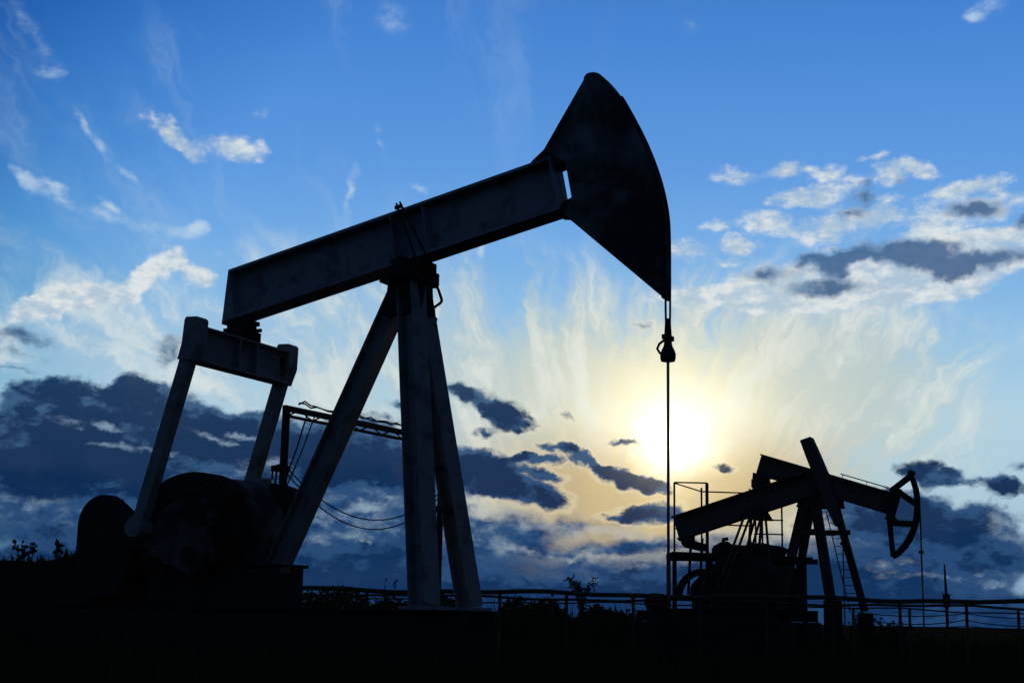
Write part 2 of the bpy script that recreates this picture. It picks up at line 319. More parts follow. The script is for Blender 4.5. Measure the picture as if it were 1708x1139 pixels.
# ------------------------------------------------------------------ mesh helpers
class MB:
    """Collects shapes and links them as one mesh object."""

    def __init__(self):
        self.v, self.f = [], []

    def add(self, vs, fs):
        o = len(self.v)
        self.v += [tuple(p) for p in vs]
        self.f += [tuple(i + o for i in q) for q in fs]
        return self

    def box(self, x0, x1, y0, y1, z0, z1):
        return self.add([(x, y, z) for z in (z0, z1) for y in (y0, y1) for x in (x0, x1)],
                        [(0, 2, 3, 1), (4, 5, 7, 6), (0, 1, 5, 4), (2, 6, 7, 3), (0, 4, 6, 2), (1, 3, 7, 5)])

    def bar(self, p, q, w, h, side=(0, 1, 0), w1=None, h1=None):
        """Box section from p to q; w is measured along `side`."""
        p, q = Vector(p), Vector(q)
        d = (q - p).normalized()
        s = Vector(side)
        s = (s - d * s.dot(d)).normalized()
        u = s.cross(d).normalized()
        vs = []
        for c, ww, hh in ((p, w, h), (q, w1 or w, h1 or h)):
            vs += [c - s * ww / 2 - u * hh / 2, c + s * ww / 2 - u * hh / 2, c + s * ww / 2 + u * hh / 2, c - s * ww / 2 + u * hh / 2]
        return self.add(vs, [(3, 2, 1, 0), (4, 5, 6, 7), (0, 1, 5, 4), (1, 2, 6, 5), (2, 3, 7, 6), (3, 0, 4, 7)])

    def ibeam(self, p, q, depth, flange, t, side=(0, 1, 0), web=None):
        """I section: flanges run along `side`, depth is across it."""
        p, q = Vector(p), Vector(q)
        d = (q - p).normalized()
        s = Vector(side)
        s = (s - d * s.dot(d)).normalized()
        u = s.cross(d).normalized()
        self.bar(p, q, web or t, depth - 2 * t, side)
        for k in (1, -1):
            o = u * k * (depth - t) / 2
            self.bar(p + o, q + o, flange, t, side)
        return self

    def tube(self, pts, r, n=10, cap=True):
        pts = [Vector(p) for p in pts]
        rs = r if isinstance(r, (list, tuple)) else [r] * len(pts)
        vs, fs, a = [], [], None
        for i, p in enumerate(pts):
            d = (pts[min(i + 1, len(pts) - 1)] - pts[max(i - 1, 0)]).normalized()
            if a is None:
                a = d.orthogonal().normalized()
            a = (a - d * a.dot(d)).normalized()
            b = d.cross(a)
            vs += [p + (a * math.cos(2 * math.pi * k / n) + b * math.sin(2 * math.pi * k / n)) * rs[i] for k in range(n)]
        for i in range(len(pts) - 1):
            for k in range(n):
                fs.append((i * n + k, i * n + (k + 1) % n, (i + 1) * n + (k + 1) % n, (i + 1) * n + k))
        if cap:
            fs.append(tuple(reversed(range(n))))
            fs.append(tuple((len(pts) - 1) * n + k for k in range(n)))
        return self.add(vs, fs)

    def prism(self, prof, y0, y1):
        """Extrudes an (x, z) outline from y0 to y1."""
        n = len(prof)
        vs = [(x, y0, z) for x, z in prof] + [(x, y1, z) for x, z in prof]
        fs = [tuple(range(n)), tuple(reversed(range(n, 2 * n)))]
        fs += [((i + 1) % n, i, i + n, (i + 1) % n + n) for i in range(n)]
        return self.add(vs, fs)

    def loopstrip(self, outer, inner, y0, y1):
        """A flat ring: the band between two open outlines of equal count, given depth."""
        n = len(outer)
        vs = [(x, y, z) for y in (y0, y1) for L in (outer, inner) for x, z in L]
        o0, i0, o1, i1 = 0, n, 2 * n, 3 * n
        fs = []
        for k in range(n - 1):
            fs += [(o0 + k, o0 + k + 1, i0 + k + 1, i0 + k), (o1 + k + 1, o1 + k, i1 + k, i1 + k + 1),
                   (o0 + k + 1, o0 + k, o1 + k, o1 + k + 1), (i0 + k, i0 + k + 1, i1 + k + 1, i1 + k)]
        fs += [(o0, i0, i1, o1), (o0 + n - 1, o1 + n - 1, i1 + n - 1, i0 + n - 1)]
        return self.add(vs, fs)

    def build(self, name, mat, parent=None, bevel=0.0, smooth=False):
        me = bpy.data.meshes.new(name)
        me.from_pydata(self.v, [], self.f)
        bm = bmesh.new(); bm.from_mesh(me)
        bmesh.ops.recalc_face_normals(bm, faces=bm.faces)
        bm.to_mesh(me); bm.free()
        me.materials.append(mat)
        if smooth:
            for p in me.polygons:
                p.use_smooth = True
        o = bpy.data.objects.new(name, me)
        COL.objects.link(o)
        if parent is not None:
            o.parent = parent
        if bevel:
            b = o.modifiers.new('bevel', 'BEVEL')
            b.width = bevel; b.segments = 2; b.limit_method = 'ANGLE'
        return o


def tag(o, label=None, cat=None, group=None, kind=None):
    for k, v in (('label', label), ('category', cat), ('group', group), ('kind', kind)):
        if v:
            o[k] = v
    return o


def thing(name, label, cat, loc=(0, 0, 0), rz=0.0, group=None):
    o = bpy.data.objects.new(name, None)
    o.empty_display_size = 0.3
    COL.objects.link(o)
    o.location = loc
    o.rotation_euler = (0, 0, R(rz))
    return tag(o, label, cat, group)


def arc(cx, cz, r, a0, a1, n):
    return [(cx + r * math.cos(R(a0 + (a1 - a0) * i / (n - 1))), cz + r * math.sin(R(a0 + (a1 - a0) * i / (n - 1)))) for i in range(n)]


# ------------------------------------------------------------------ ground
PUMP_LABEL = 'pumping units in the oil field'
rnd = random.Random(5)

# ------------------------------------------------------------------ the near pumping unit (x along its beam towards the head, y across, z up)
p1 = thing('pumpjack', 'large dark pumpjack nearest the camera, solid curved head raised high', 'pumpjack', (-1.58, 22.0, 0.0), -27.0, PUMP_LABEL)

# foundation and skid
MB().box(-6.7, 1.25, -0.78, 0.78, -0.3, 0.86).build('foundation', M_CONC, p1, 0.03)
m = MB()
for y in (-0.55, 0.55):
    m.ibeam((-6.5, y, 1.03), (1.3, y, 1.03), 0.34, 0.22, 0.03)
for x in (-6.2, -4.8, -3.4, -1.9, -0.6, 0.9):
    m.box(x - 0.06, x + 0.06, -0.43, 0.43, 0.9, 1.16)
m.build('skid', M_DARK, p1)
m = MB().box(-4.55, -2.22, -0.52, 0.52, 1.205, 1.83)
m.box(-4.62, -2.16, -0.58, 0.58, 1.83, 1.88)
for x in (-4.2, -3.4, -2.6):
    m.box(x - 0.02, x + 0.02, -0.565, 0.565, 1.21, 1.82)
m.build('gearbox_pedestal', M_DARK, p1, 0.01)

# tower: two splayed front legs, one raking rear leg
def leg(p, q, w, h, sd):
    m = MB()
    m.ibeam(p, q, h, w, 0.03, sd, 0.03)
    p_, q_ = Vector(p), Vector(q)
    m.bar(p_ - Vector((0, 0, 0.05)), p_ + Vector((0, 0, 0.01)), w + 0.22, h + 0.16, sd)
    return m
FT, FB = (0.02, -0.12, 6.25), (0.80, -0.73, 1.24)
leg(FB, FT, 0.32, 0.36, (0.3, 1, 0)).build('leg', M_GREY, p1, 0.008)
leg((0.80, 0.66, 1.24), (0.02, 0.10, 6.25), 0.30, 0.30, (0.3, 1, 0)).build('leg', M_GREY, p1, 0.008)
leg((-2.66, 0.0, 1.24), (-0.20, 0.0, 6.22), 0.26, 0.34, (0, 1, 0)).build('leg', M_GREY, p1, 0.008)
for z in (2.7, 3.35):
    k = (z - 1.24) / (6.25 - 1.24)
    x = 0.80 - 0.78 * k
    MB().bar((x, -0.73 + 0.61 * k + 0.14, z), (x, 0.66 - 0.56 * k - 0.14, z), 0.05 if z > 3 else 0.09, 0.05 if z > 3 else 0.09, (1, 0, 0)).build('cross_brace', M_DARK, p1)

# tower cap and saddle bearing
m = MB().box(-0.42, 0.26, -0.36, 0.36, 6.26, 6.33)
m.prism([(-0.36, 6.26), (0.24, 6.26), (0.28, 5.75), (-0.42, 5.75)], -0.2, 0.2)
m.build('tower_cap', M_DARK, p1, 0.01)
m = MB().tube([(0.0, -0.42, 6.47), (0.0, 0.42, 6.47)], 0.17, 18)
m.box(-0.24, 0.24, -0.40, -0.16, 6.31, 6.50)
m.box(-0.24, 0.24, 0.16, 0.40, 6.31, 6.50)
m.box(-0.30, 0.30, -0.20, 0.20, 6.52, 6.61)
for sx in (-1, 1):
    for y in (-0.34, 0.34):
        m.tube([(sx * 0.19, y, 6.3), (sx * 0.19, y, 6.62)], 0.025, 8)
m.tube([(0.27, -0.30, 6.60), (0.27, -0.30, 6.50), (0.30, -0.30, 6.50)], 0.07, 10)
m.build('saddle_bearing', M_DARK, p1, 0.006)

# walking beam
tilt = math.radians(11.4)
bd = Vector((math.cos(tilt), 0, math.sin(tilt)))
bu = Vector((-math.sin(tilt), 0, math.cos(tilt)))
bc = Vector((0.0, 0, 7.06))
def on_beam(s, y, h):
    return bc + bd * s + Vector((0, y, 0)) + bu * h
H = 0.435
m = MB()
# web and flanges with the sloping tail end
def slab(s0b, s0t, s1, h0, h1, y0, y1):
    vs = [on_beam(s, y, h) for y in (y0, y1) for s, h in ((s0b, h0), (s1, h0), (s1, h1), (s0t, h1))]
    m.add(vs, [(0, 1, 2, 3), (7, 6, 5, 4), (0, 4, 5, 1), (1, 5, 6, 2), (2, 6, 7, 3), (3, 7, 4, 0)])
slab(-3.765, -3.75, 2.60, -H, -H + 0.05, -0.215, 0.215)
slab(-3.53, -3.515, 2.60, H - 0.05, H, -0.215, 0.215)
slab(-3.75, -3.53, -3.50, -H + 0.05, H - 0.05, -0.214, -0.021)
slab(-3.75, -3.53, 2.55, -H + 0.05, H - 0.05, -0.02, 0.02)
for s in (2.56,):
    slab(s, s, s + 0.04, -H + 0.05, H - 0.05, -0.215, -0.02)
    slab(s, s, s + 0.04, -H + 0.05, H - 0.05, 0.02, 0.215)
m.build('walking_beam', M_BLUE, p1)
m = MB()
for s in (-0.30, 0.30):
    for y0, y1 in ((-0.21, -0.022), (0.022, 0.21)):
        vs = [on_beam(a, y, h) for y in (y0, y1) for a, h in ((s - 0.015, -H + 0.052), (s + 0.015, -H + 0.052), (s + 0.015, H - 0.052), (s - 0.015, H - 0.052))]
        m.add(vs, [(0, 1, 2, 3), (7, 6, 5, 4), (0, 4, 5, 1), (1, 5, 6, 2), (2, 6, 7, 3), (3, 7, 4, 0)])
m.build('stiffener', M_BLUE, p1)
# clamp bolts of the saddle that pass up both sides of the beam
for s0, s1, y in ((0.10, -0.12, -0.245), (0.30, -0.05, -0.25), (0.10, -0.12, 0.245)):
    m = MB().tube([on_beam(s0, y, -H - 0.12), on_beam(s1, y, H + 0.10)], 0.018, 8)
    m.tube([on_beam(s1, y, H + 0.005), on_beam(s1, y, H + 0.05)], 0.04, 6)
    m.build('clamp_bolt', M_DARK, p1)

# bolts along the beam's lower flange over the saddle, splice plate on the web
for s in (-0.42, -0.30, 0.30, 0.42):
    m = MB().tube([on_beam(s, -0.17, -H - 0.03), on_beam(s, -0.17, -H + 0.09)], 0.022, 6)
    m.build('flange_bolt', M_DARK, p1)
m = MB()
for y0, y1 in ((-0.032, -0.021), ):
    vs = [on_beam(a, y, h) for y in (y0, y1) for a, h in ((-2.0, -0.30), (-1.3, -0.30), (-1.3, 0.30), (-2.0, 0.30))]
    m.add(vs, [(0, 1, 2, 3), (7, 6, 5, 4), (0, 4, 5, 1), (1, 5, 6, 2), (2, 6, 7, 3), (3, 7, 4, 0)])
m.build('splice_plate', M_BLUE, p1)

# horsehead: hollow box with a curved wrapper, hinged to the beam end by two lugs
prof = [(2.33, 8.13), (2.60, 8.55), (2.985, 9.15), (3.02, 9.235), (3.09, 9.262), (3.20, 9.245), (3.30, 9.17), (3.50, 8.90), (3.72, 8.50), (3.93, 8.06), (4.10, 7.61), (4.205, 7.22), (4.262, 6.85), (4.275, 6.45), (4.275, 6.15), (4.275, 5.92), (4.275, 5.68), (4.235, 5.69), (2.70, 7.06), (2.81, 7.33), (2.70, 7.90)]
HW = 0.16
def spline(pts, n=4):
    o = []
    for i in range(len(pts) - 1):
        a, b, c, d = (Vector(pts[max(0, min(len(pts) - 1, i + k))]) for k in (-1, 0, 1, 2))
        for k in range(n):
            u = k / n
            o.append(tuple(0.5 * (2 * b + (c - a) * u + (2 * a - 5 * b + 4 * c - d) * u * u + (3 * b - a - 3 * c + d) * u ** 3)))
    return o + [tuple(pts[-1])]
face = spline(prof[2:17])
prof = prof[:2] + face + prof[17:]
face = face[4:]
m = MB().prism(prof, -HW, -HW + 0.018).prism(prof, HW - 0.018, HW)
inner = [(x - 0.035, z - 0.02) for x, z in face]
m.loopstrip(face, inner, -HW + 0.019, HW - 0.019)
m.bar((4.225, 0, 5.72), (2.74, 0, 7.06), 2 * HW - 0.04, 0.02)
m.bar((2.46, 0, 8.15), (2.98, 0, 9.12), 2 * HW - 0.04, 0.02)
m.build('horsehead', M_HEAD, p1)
m = MB()
m.prism([(2.26, 8.02), (2.54, 8.10), (2.72, 7.90), (2.42, 7.83)], -0.155, 0.155)
m.prism([(2.10, 7.93), (2.12, 7.985), (2.33, 8.15), (2.56, 8.22), (2.56, 8.02), (2.30, 7.95)], -0.14, 0.14)
m.build('hinge_lug', M_DARK, p1)
m = MB().prism([(2.56, 7.08), (2.70, 7.06), (2.82, 7.33), (2.66, 7.27)], -0.155, 0.155)
m.build('hinge_lug', M_DARK, p1)
# side plate ribs
for q0, q1 in (((3.1, 9.0), (4.12, 6.0)), ((2.9, 7.6), (4.05, 7.3))):
    MB().bar((q0[0], -HW - 0.007, q0[1]), (q1[0], -HW - 0.007, q1[1]), 0.012, 0.05).build('rib', M_HEAD, p1)

# bridle: two wire ropes over the head, carrier bar, rod clamp, polished rod
for y in (-0.10, 0.10):
    pts = [(x + 0.012, y, z + 0.004) for x, z in face[16:50]] + [(4.288, y, 6.0), (4.288, y * 0.9, 5.45), (4.288, y * 0.72, 5.2)]
    MB().tube(pts, 0.017, 8).build('bridle_rope', M_ROPE, p1, smooth=True)
RX = 4.288
m = MB().tube([(RX, 0, z) for z in (5.38, 5.30, 5.12, 5.06, 5.0, 4.95)], [0.02, 0.045, 0.055, 0.052, 0.06, 0.072], 12)
m.box(RX - 0.05, RX + 0.05, -0.13, 0.13, 5.06, 5.13)
m.build('carrier_bar', M_DARK, p1, 0.006)
m = MB().tube([(RX, 0, z) for z in (4.955, 4.90, 4.85, 4.79, 4.75)], [0.075, 0.10, 0.115, 0.11, 0.10], 12)
m.box(RX - 0.05, RX + 0.05, -0.15, 0.12, 4.78, 4.84)
m.tube([(RX - 0.03, -0.05, 5.06), (RX - 0.10, -0.08, 5.0), (RX - 0.13, -0.09, 4.93), (RX - 0.10, -0.07, 4.87), (RX - 0.05, -0.03, 4.86)], 0.02, 8)
m.build('rod_clamp', M_DARK, p1, 0.004)
MB().tube([(RX, 0, 5.2), (RX, 0, 1.25)], 0.021, 12).build('polished_rod', M_ROD, p1, smooth=True)

# tail bearing, equaliser, pitman arms
tb = on_beam(-3.33, 0, -H)
m = MB().box(-3.62, -3.12, -0.2, 0.2, 5.86, 5.93)
m.box(-3.53, -3.16, -0.17, 0.17, 5.72, 5.86)
m.tube([(-3.33, -0.27, 5.72), (-3.33, 0.27, 5.72)], 0.13, 16)
m.box(-3.50, -3.16, -0.30, -0.20, 5.60, 5.76)
m.box(-3.50, -3.16, 0.20, 0.30, 5.60, 5.76)
m.tube([(-3.14, -0.16, 5.83), (-3.05, -0.16, 5.83)], 0.035, 8)
m.tube([(-3.14, 0.16, 5.78), (-3.06, 0.16, 5.78)], 0.035, 8)
m.build('tail_bearing', M_DARK, p1, 0.006)
m = MB()
m.ibeam((-3.3, -1.10, 5.31), (-3.3, 1.10, 5.31), 0.58, 0.30, 0.035, (1, 0, 0))
for y in (-0.24, 0.24):
    m.box(-3.44, -3.16, y - 0.02, y + 0.02, 5.06, 5.57)
m.build('equaliser_bar', M_GREY, p1)
for sy in (-1, 1):
    y = sy * 1.245
    m = MB()
    m.prism([(-3.43, 5.70), (-3.40, 5.745), (-3.18, 5.735), (-3.14, 5.69), (-3.15, 5.30), (-3.26, 5.02), (-3.53, 5.06), (-3.46, 5.32)], y - 0.13, y + 0.13)
    m.bar((-3.39, y, 5.10), (-4.18, y, 2.42), 0.19, 0.215)
    m.tube([(-4.18, y - 0.17, 2.40), (-4.18, y + 0.15, 2.40)], 0.165, 18)
    m.build('pitman_arm', M_GREY, p1, 0.012)
    MB().tube([(-3.30, sy * 1.04, 5.40), (-3.30, sy * 1.14, 5.40)], 0.09, 12).build('wrist_joint', M_DARK, p1)

# gearbox, cranks, counterweights
m = MB().prism([(-4.0, 1.885), (-2.62, 1.885), (-2.52, 2.3), (-2.62, 2.75), (-2.90, 3.10), (-3.15, 3.24), (-3.75, 3.26), (-4.05, 3.0), (-4.15, 2.45)], -0.48, 0.48)
m.box(-4.12, -2.52, -0.52, 0.52, 2.22, 2.29)
m.build('gearbox', M_GREASE, p1, 0.03)
MB().tube([(-3.3, -1.12, 1.98), (-3.3, 1.12, 1.98)], 0.14, 18).build('crank_shaft', M_DARK, p1)
for sy in (-1, 1):
    y0, y1 = sorted((sy * 0.86, sy * 1.06))
    m = MB()
    m.prism(arc(-3.3, 1.98, 0.36, -80, 40, 10) + arc(-3.3, 1.95, 1.0, 58, 158, 14) + [(-4.42, 2.25), (-4.1, 2.0)], y0, y1)
    m.build('crank_arm', M_GREASE, p1, 0.02)
    ya, yb = sorted((sy * 0.72, sy * 1.10))
    out, inn = arc(-3.3, 1.95, 1.33, 48, 178, 28), arc(-3.3, 1.95, 0.97, 54, 172, 28)
    m = MB().loopstrip(out, inn, ya, yb)
    m.build('counterweight', M_DARK, p1, 0.02)
# brake drum cover and lever beside the gearbox
m = MB().box(-3.42, -3.13, 0.60, 0.80, 1.60, 3.34)
m.box(-3.2, -2.98, 0.61, 0.79, 1.70, 2.78)
m.build('brake_housing', M_GREY, p1, 0.03)
m = MB().tube([(-2.3, 0.3, 1.9), (-2.18, 0.3, 2.5), (-2.15, 0.3, 2.9)], 0.025, 8)
m.tube([(-2.15, 0.3, 2.9), (-2.16, 0.3, 3.05)], 0.035, 8)
m.build('brake_lever', M_DARK, p1)
# motor end: belt guard and motor
gp = [(-5.99, 1.30)] + arc(-5.49, 2.50, 0.50, 180, 60, 14) + [(-4.70, 2.55), (-4.62, 2.35), (-4.75, 1.95), (-5.05, 1.30)]
MB().prism(gp, -0.74, -0.46).build('belt_guard', M_DARK, p1, 0.05)
m = MB().tube([(-5.55, -0.42, 1.85), (-5.55, -0.40, 1.85), (-5.55, 0.55, 1.85), (-5.55, 0.62, 1.85)], [0.30, 0.38, 0.38, 0.26], 20)
m.box(-5.85, -5.25, -0.3, 0.5, 1.205, 1.55)
m.build('motor', M_DARK, p1, 0.01)
# slack grease hose beside the tower top
HOSE = [(-0.02, 6.56), (0.10, 6.47), (0.25, 6.28), (0.32, 6.13), (0.345, 6.02), (0.225, 5.94), (0.195, 5.87), (0.20, 5.72)]
m = MB().tube([(x, 0.3, z) for x, z in spline(HOSE)], 0.024, 8)
m.build('grease_hose', M_DARK, p1, smooth=True)
m = MB().tube([(0.195, 0.3, 5.90), (0.20, 0.3, 5.62)], 0.04, 8)
m.box(0.02, 0.26, 0.26, 0.34, 5.72, 5.77)
m.build('grease_valve', M_DARK, p1)

# wellhead under the head
hx, hy = math.cos(R(-27)), math.sin(R(-27))
wx, wy = -1.58 + RX * hx, 22.0 + RX * hy
M_WELL = material('matte_black_iron', (0.02, 0.02, 0.022), (0.012, 0.011, 0.011), 1.0, 5.0, 0.0, spec=0.0)
w = thing('wellhead', 'steel wellhead under the rod of the nearest pumpjack', 'wellhead', (wx, wy, 0), -27)
m = MB().tube([(0, 0, -0.2), (0, 0, 0.62)], 0.14, 16)
for z in (0.30, 0.62):
    m.tube([(0, 0, z - 0.03), (0, 0, z + 0.03)], 0.22, 16)
m.build('casing_head', M_WELL, w)
m = MB().tube([(0, 0, 0.66), (0, 0, 0.92), (0, 0, 0.96), (0, 0, 1.18), (0, 0, 1.26)], [0.10, 0.10, 0.15, 0.13, 0.06], 14)
m.build('stuffing_box', M_WELL, w)
m = MB().tube([(0.0, 0, 0.8), (0.5, 0, 0.8), (0.62, 0, 0.72), (0.66, 0, 0.55), (0.66, 0, -0.1)], 0.05, 10)
m.tube([(0.3, 0, 0.8), (0.3, 0, 1.0)], 0.03, 8)
m.build('flow_pipe', M_WELL, w, smooth=True)

# ------------------------------------------------------------------ far pumping unit with the open truss head (right)
M_FAR = material('faded_brown_paint', (0.075, 0.07, 0.066), (0.045, 0.04, 0.036), 0.75, 2.0, 0.05, spec=0.03)
M_FARD = material('sooty_steel', (0.03, 0.03, 0.032), (0.05, 0.042, 0.036), 0.8, 3.0, 0.05, spec=0.0)
p2 = thing('pumpjack', 'far pumpjack with an open triangular truss head at the right end', 'pumpjack', (11.07, 50.0, 0.0), -27.0, PUMP_LABEL)
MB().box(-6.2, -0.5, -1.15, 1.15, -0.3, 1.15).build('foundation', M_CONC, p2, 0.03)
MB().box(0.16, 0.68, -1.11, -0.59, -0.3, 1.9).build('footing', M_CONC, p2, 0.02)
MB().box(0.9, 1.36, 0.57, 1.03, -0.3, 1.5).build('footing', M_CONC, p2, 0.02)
m = MB()
for y in (-0.85, 0.85):
    m.ibeam((-6.0, y, 1.36), (-0.55, y, 1.36), 0.40, 0.24, 0.03)
for x in (-5.6, -3.5, -1.2):
    m.box(x - 0.08, x + 0.08, -0.75, 0.75, 1.2, 1.5)
m.build('skid', M_FARD, p2)
TOPZ = 5.18
for (bx, by, tx, ty, w, lab) in ((-1.45, -0.85, -0.62, -0.45, 0.30, 0), (-1.45, 0.85, -0.62, 0.45, 0.26, 0), (0.40, -0.85, -0.20, -0.45, 0.32, 0), (1.12, 0.80, 0.28, 0.45, 0.24, 0)):
    MB().ibeam((bx, by, 1.56), (tx, ty, TOPZ), w, w * 0.8, 0.03, (0, 1, 0), 0.03).build('leg', M_FAR, p2)
for (xa, xb, y, z) in ((-1.16, -0.09, -0.72, 3.2), (-0.9, 0.02, -0.6, 4.25), (-0.9, 0.72, 0.66, 4.28)):
    MB().ibeam((xa, y, z), (xb, y, z), 0.17, 0.12, 0.02).build('cross_brace', M_FAR, p2)
for x, z, h in ((0.03, 4.25, 0.6), (-0.88, 4.25, 0.6)):
    MB().bar((x, -0.6, z - 0.08), (x + 0.12, 0.62, z - 0.02), 0.13, 0.13, (1, 0, 0)).build('cross_brace', M_FAR, p2)
m = MB().prism([(-0.84, 5.18), (0.56, 5.18), (0.56, 5.42), (0.30, 5.50), (0.24, 5.62), (-0.26, 5.62), (-0.34, 5.50), (-0.82, 5.42)], -0.5, -0.3)
m.prism([(-0.84, 5.18), (0.56, 5.18), (0.56, 5.42), (0.30, 5.50), (0.24, 5.62), (-0.26, 5.62), (-0.34, 5.50), (-0.82, 5.42)], 0.3, 0.5)
m.box(-0.86, 0.58, -0.55, 0.55, 5.10, 5.18)
m.tube([(0, -0.55, 5.50), (0, 0.55, 5.50)], 0.12, 14)
m.build('saddle_bearing', M_FARD, p2)
# ladder up the far front leg
m = MB()
L0, L1 = Vector((0.86, 0.55, 1.5)), Vector((0.16, 0.3, 5.0))
for o in (-0.19, 0.19):
    m.tube([L0 + Vector((o, 0, 0)), L1 + Vector((o, 0, 0))], 0.022, 6)
for i in range(13):
    c = L0.lerp(L1, (i + 0.5) / 13)
    m.tube([c + Vector((-0.19, 0, 0)), c + Vector((0.19, 0, 0))], 0.014, 6)
m.build('ladder', M_FARD, p2)
# beam, slightly nose-down
A, B = Vector((-2.36, 0, 6.70)), Vector((2.28, 0, 5.21))
m = MB().ibeam(A, B, 0.76, 0.40, 0.045, (0, 1, 0), 0.03)
m.build('walking_beam', M_FAR, p2)
m = MB()
for i in range(3):
    k = (0.62, 0.8, 0.95)[i]
    c = A.lerp(B, k) + Vector((0.12, 0, 0.37))
    m.tube([c, c + Vector((0.04, 0, 0.10))], 0.015, 6)
m.tube([A.lerp(B, 0.60) + Vector((0.16, 0, 0.47)), A.lerp(B, 0.96) + Vector((0.16, 0, 0.47))], 0.02, 6)
m.build('lubrication_pipe', M_FARD, p2)
# truss head
T, BOT = (3.03, 6.18), (2.32, 3.36)
facep = [(3.03, 6.20), (3.14, 6.02), (3.22, 5.72), (3.255, 5.38), (3.25, 5.0), (3.19, 4.58), (3.09, 4.24), (2.95, 3.94), (2.75, 3.66), (2.52, 3.44), (2.34, 3.34)]
inp = [(2.97, 6.04), (3.02, 5.92), (3.08, 5.66), (3.115, 5.36), (3.11, 5.02), (3.05, 4.63), (2.95, 4.32), (2.82, 4.05), (2.64, 3.80), (2.46, 3.60), (2.34, 3.52)]
m = MB().loopstrip(facep, inp, -0.17, 0.17)
m.build('head_arc', M_FARD, p2)
for y in (-0.12, 0.12):
    m = MB()
    m.bar((2.30, y, 5.62), (2.98, y, 6.12), 0.07, 0.16)
    m.bar((2.56, y, 5.72), (2.22, y, 4.62), 0.07, 0.24)
    m.bar((2.22, y, 4.70), (2.32, y, 3.40), 0.07, 0.12)
    m.bar((2.54, y, 5.62), (3.10, y, 5.20), 0.07, 0.20)
    m.bar((2.24, y, 4.55), (3.02, y, 4.50), 0.07, 0.20)
    m.prism([(2.24, 4.44), (2.24, 4.95), (2.62, 4.50), (2.62, 4.44)], y - 0.03, y + 0.03)
    m.build('head_frame', M_FARD, p2)
m = MB().box(2.94, 3.12, -0.14, 0.14, 6.17, 6.30)
m.tube([(3.03, -0.2, 6.24), (3.03, 0.2, 6.24)], 0.09, 12)
m.build('head_cap', M_FARD, p2)
MB().box(2.10, 2.30, -0.19, 0.19, 4.95, 5.60).build('head_bracket', M_FARD, p2)
for y in (-0.07, 0.07):
    MB().tube([(x + 0.01, y, z) for x, z in facep[2:5]] + [(3.262, y, 4.6), (3.262, y, 3.6)], 0.018, 6).build('bridle_rope', M_ROPE, p2)
m = MB().box(3.20, 3.32, -0.12, 0.12, 3.5, 3.6)
m.build('carrier_bar', M_FARD, p2)
MB().tube([(3.262, 0, 3.55), (3.262, 0, 1.0)], 0.03, 8).build('polished_rod', M_ROD, p2)
# tail bearing, equaliser, pitmans, cranks
m = MB().box(-2.42, -1.98, -0.2, 0.2, 6.16, 6.24)
m.prism([(-2.52, 6.40), (-2.05, 6.24), (-1.98, 6.02), (-2.12, 5.86), (-2.40, 5.80), (-2.56, 5.94)], -0.22, 0.22)
m.build('tail_bearing', M_FARD, p2)
MB().bar((-2.42, -0.42, 5.98), (-2.42, 0.95, 5.98), 0.2, 0.3, (1, 0, 0)).build('equaliser_bar', M_FAR, p2)
for sy in (-1, 1):
    MB().bar((-2.42, 0.28 + sy * 0.62, 6.05), (-2.75, 0.28 + sy * 0.62, 3.0), 0.07, 0.09).build('pitman_arm', M_FAR, p2)
    y0, y1 = sorted((0.28 + sy * 0.72, 0.28 + sy * 0.84))
    MB().prism(arc(-2.2, 2.75, 0.3, -90, 90, 8) + [(-3.2, 3.25), (-3.3, 2.9)], y0, y1).build('crank_arm', M_FARD, p2)
    MB().loopstrip(arc(-2.2, 2.75, 1.12, 60, 200, 20), arc(-2.2, 2.75, 0.7, 60, 200, 20), *sorted((0.28 + sy * 0.70, 0.28 + sy * 0.88))).build('counterweight', M_FARD, p2)
m = MB().prism([(-3.3, 1.57), (-0.95, 1.57), (-0.95, 2.5), (-1.35, 3.2), (-2.9, 3.22), (-3.3, 2.8)], -0.38, 0.6)
m.build('gearbox', M_FARD, p2, 0.04)
m = MB().tube([(-4.4, -0.5, 2.2), (-4.4, 0.6, 2.2)], 0.42, 18)
m.box(-4.8, -4.0, -0.4, 0.5, 1.57, 1.9)
m.build('motor', M_FARD, p2, 0.02)

# ------------------------------------------------------------------ far pumping unit beside it: stubby beam, plain curved plate head
p3 = thing('pumpjack', 'far pumpjack with a plain narrow plate head sticking up above its raised beam', 'pumpjack', (7.08, 42.0, 0.0), -27.0, PUMP_LABEL)
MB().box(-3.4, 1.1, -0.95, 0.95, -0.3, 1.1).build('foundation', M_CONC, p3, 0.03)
m = MB()
for y in (-0.6, 0.6):
    m.ibeam((-3.3, y, 1.26), (1.0, y, 1.26), 0.3, 0.2, 0.03)
for x in (-3.0, -1.0, 0.6):
    m.box(x - 0.07, x + 0.07, -0.52, 0.52, 1.15, 1.36)
m.build('skid', M_FARD, p3)
a3 = math.atan2(5.03 - 3.80, 1.72 + 2.2)
A, B = Vector((-2.28, 0, 3.84)), Vector((1.86, 0, 5.08))
m = MB().ibeam(A, B, 0.72, 0.42, 0.05, (0, 1, 0), 0.04)
m.build('walking_beam', M_FAR, p3)
Bf = [(1.905, 6.425), (2.09, 6.00), (2.33, 5.40), (2.53, 4.82), (2.66, 4.32), (2.72, 3.96)]
Bi = [(1.60, 6.33), (1.77, 5.84), (1.97, 5.31), (2.19, 4.73), (2.39, 4.23), (2.57, 3.84)]
m = MB().loopstrip(Bf, Bi, -0.20, 0.20)
m.build('horsehead', M_FAR, p3)
m = MB().bar((1.80, 0, 5.05), (2.05, 0, 5.12), 0.36, 0.74)
m.build('head_bracket', M_FARD, p3)
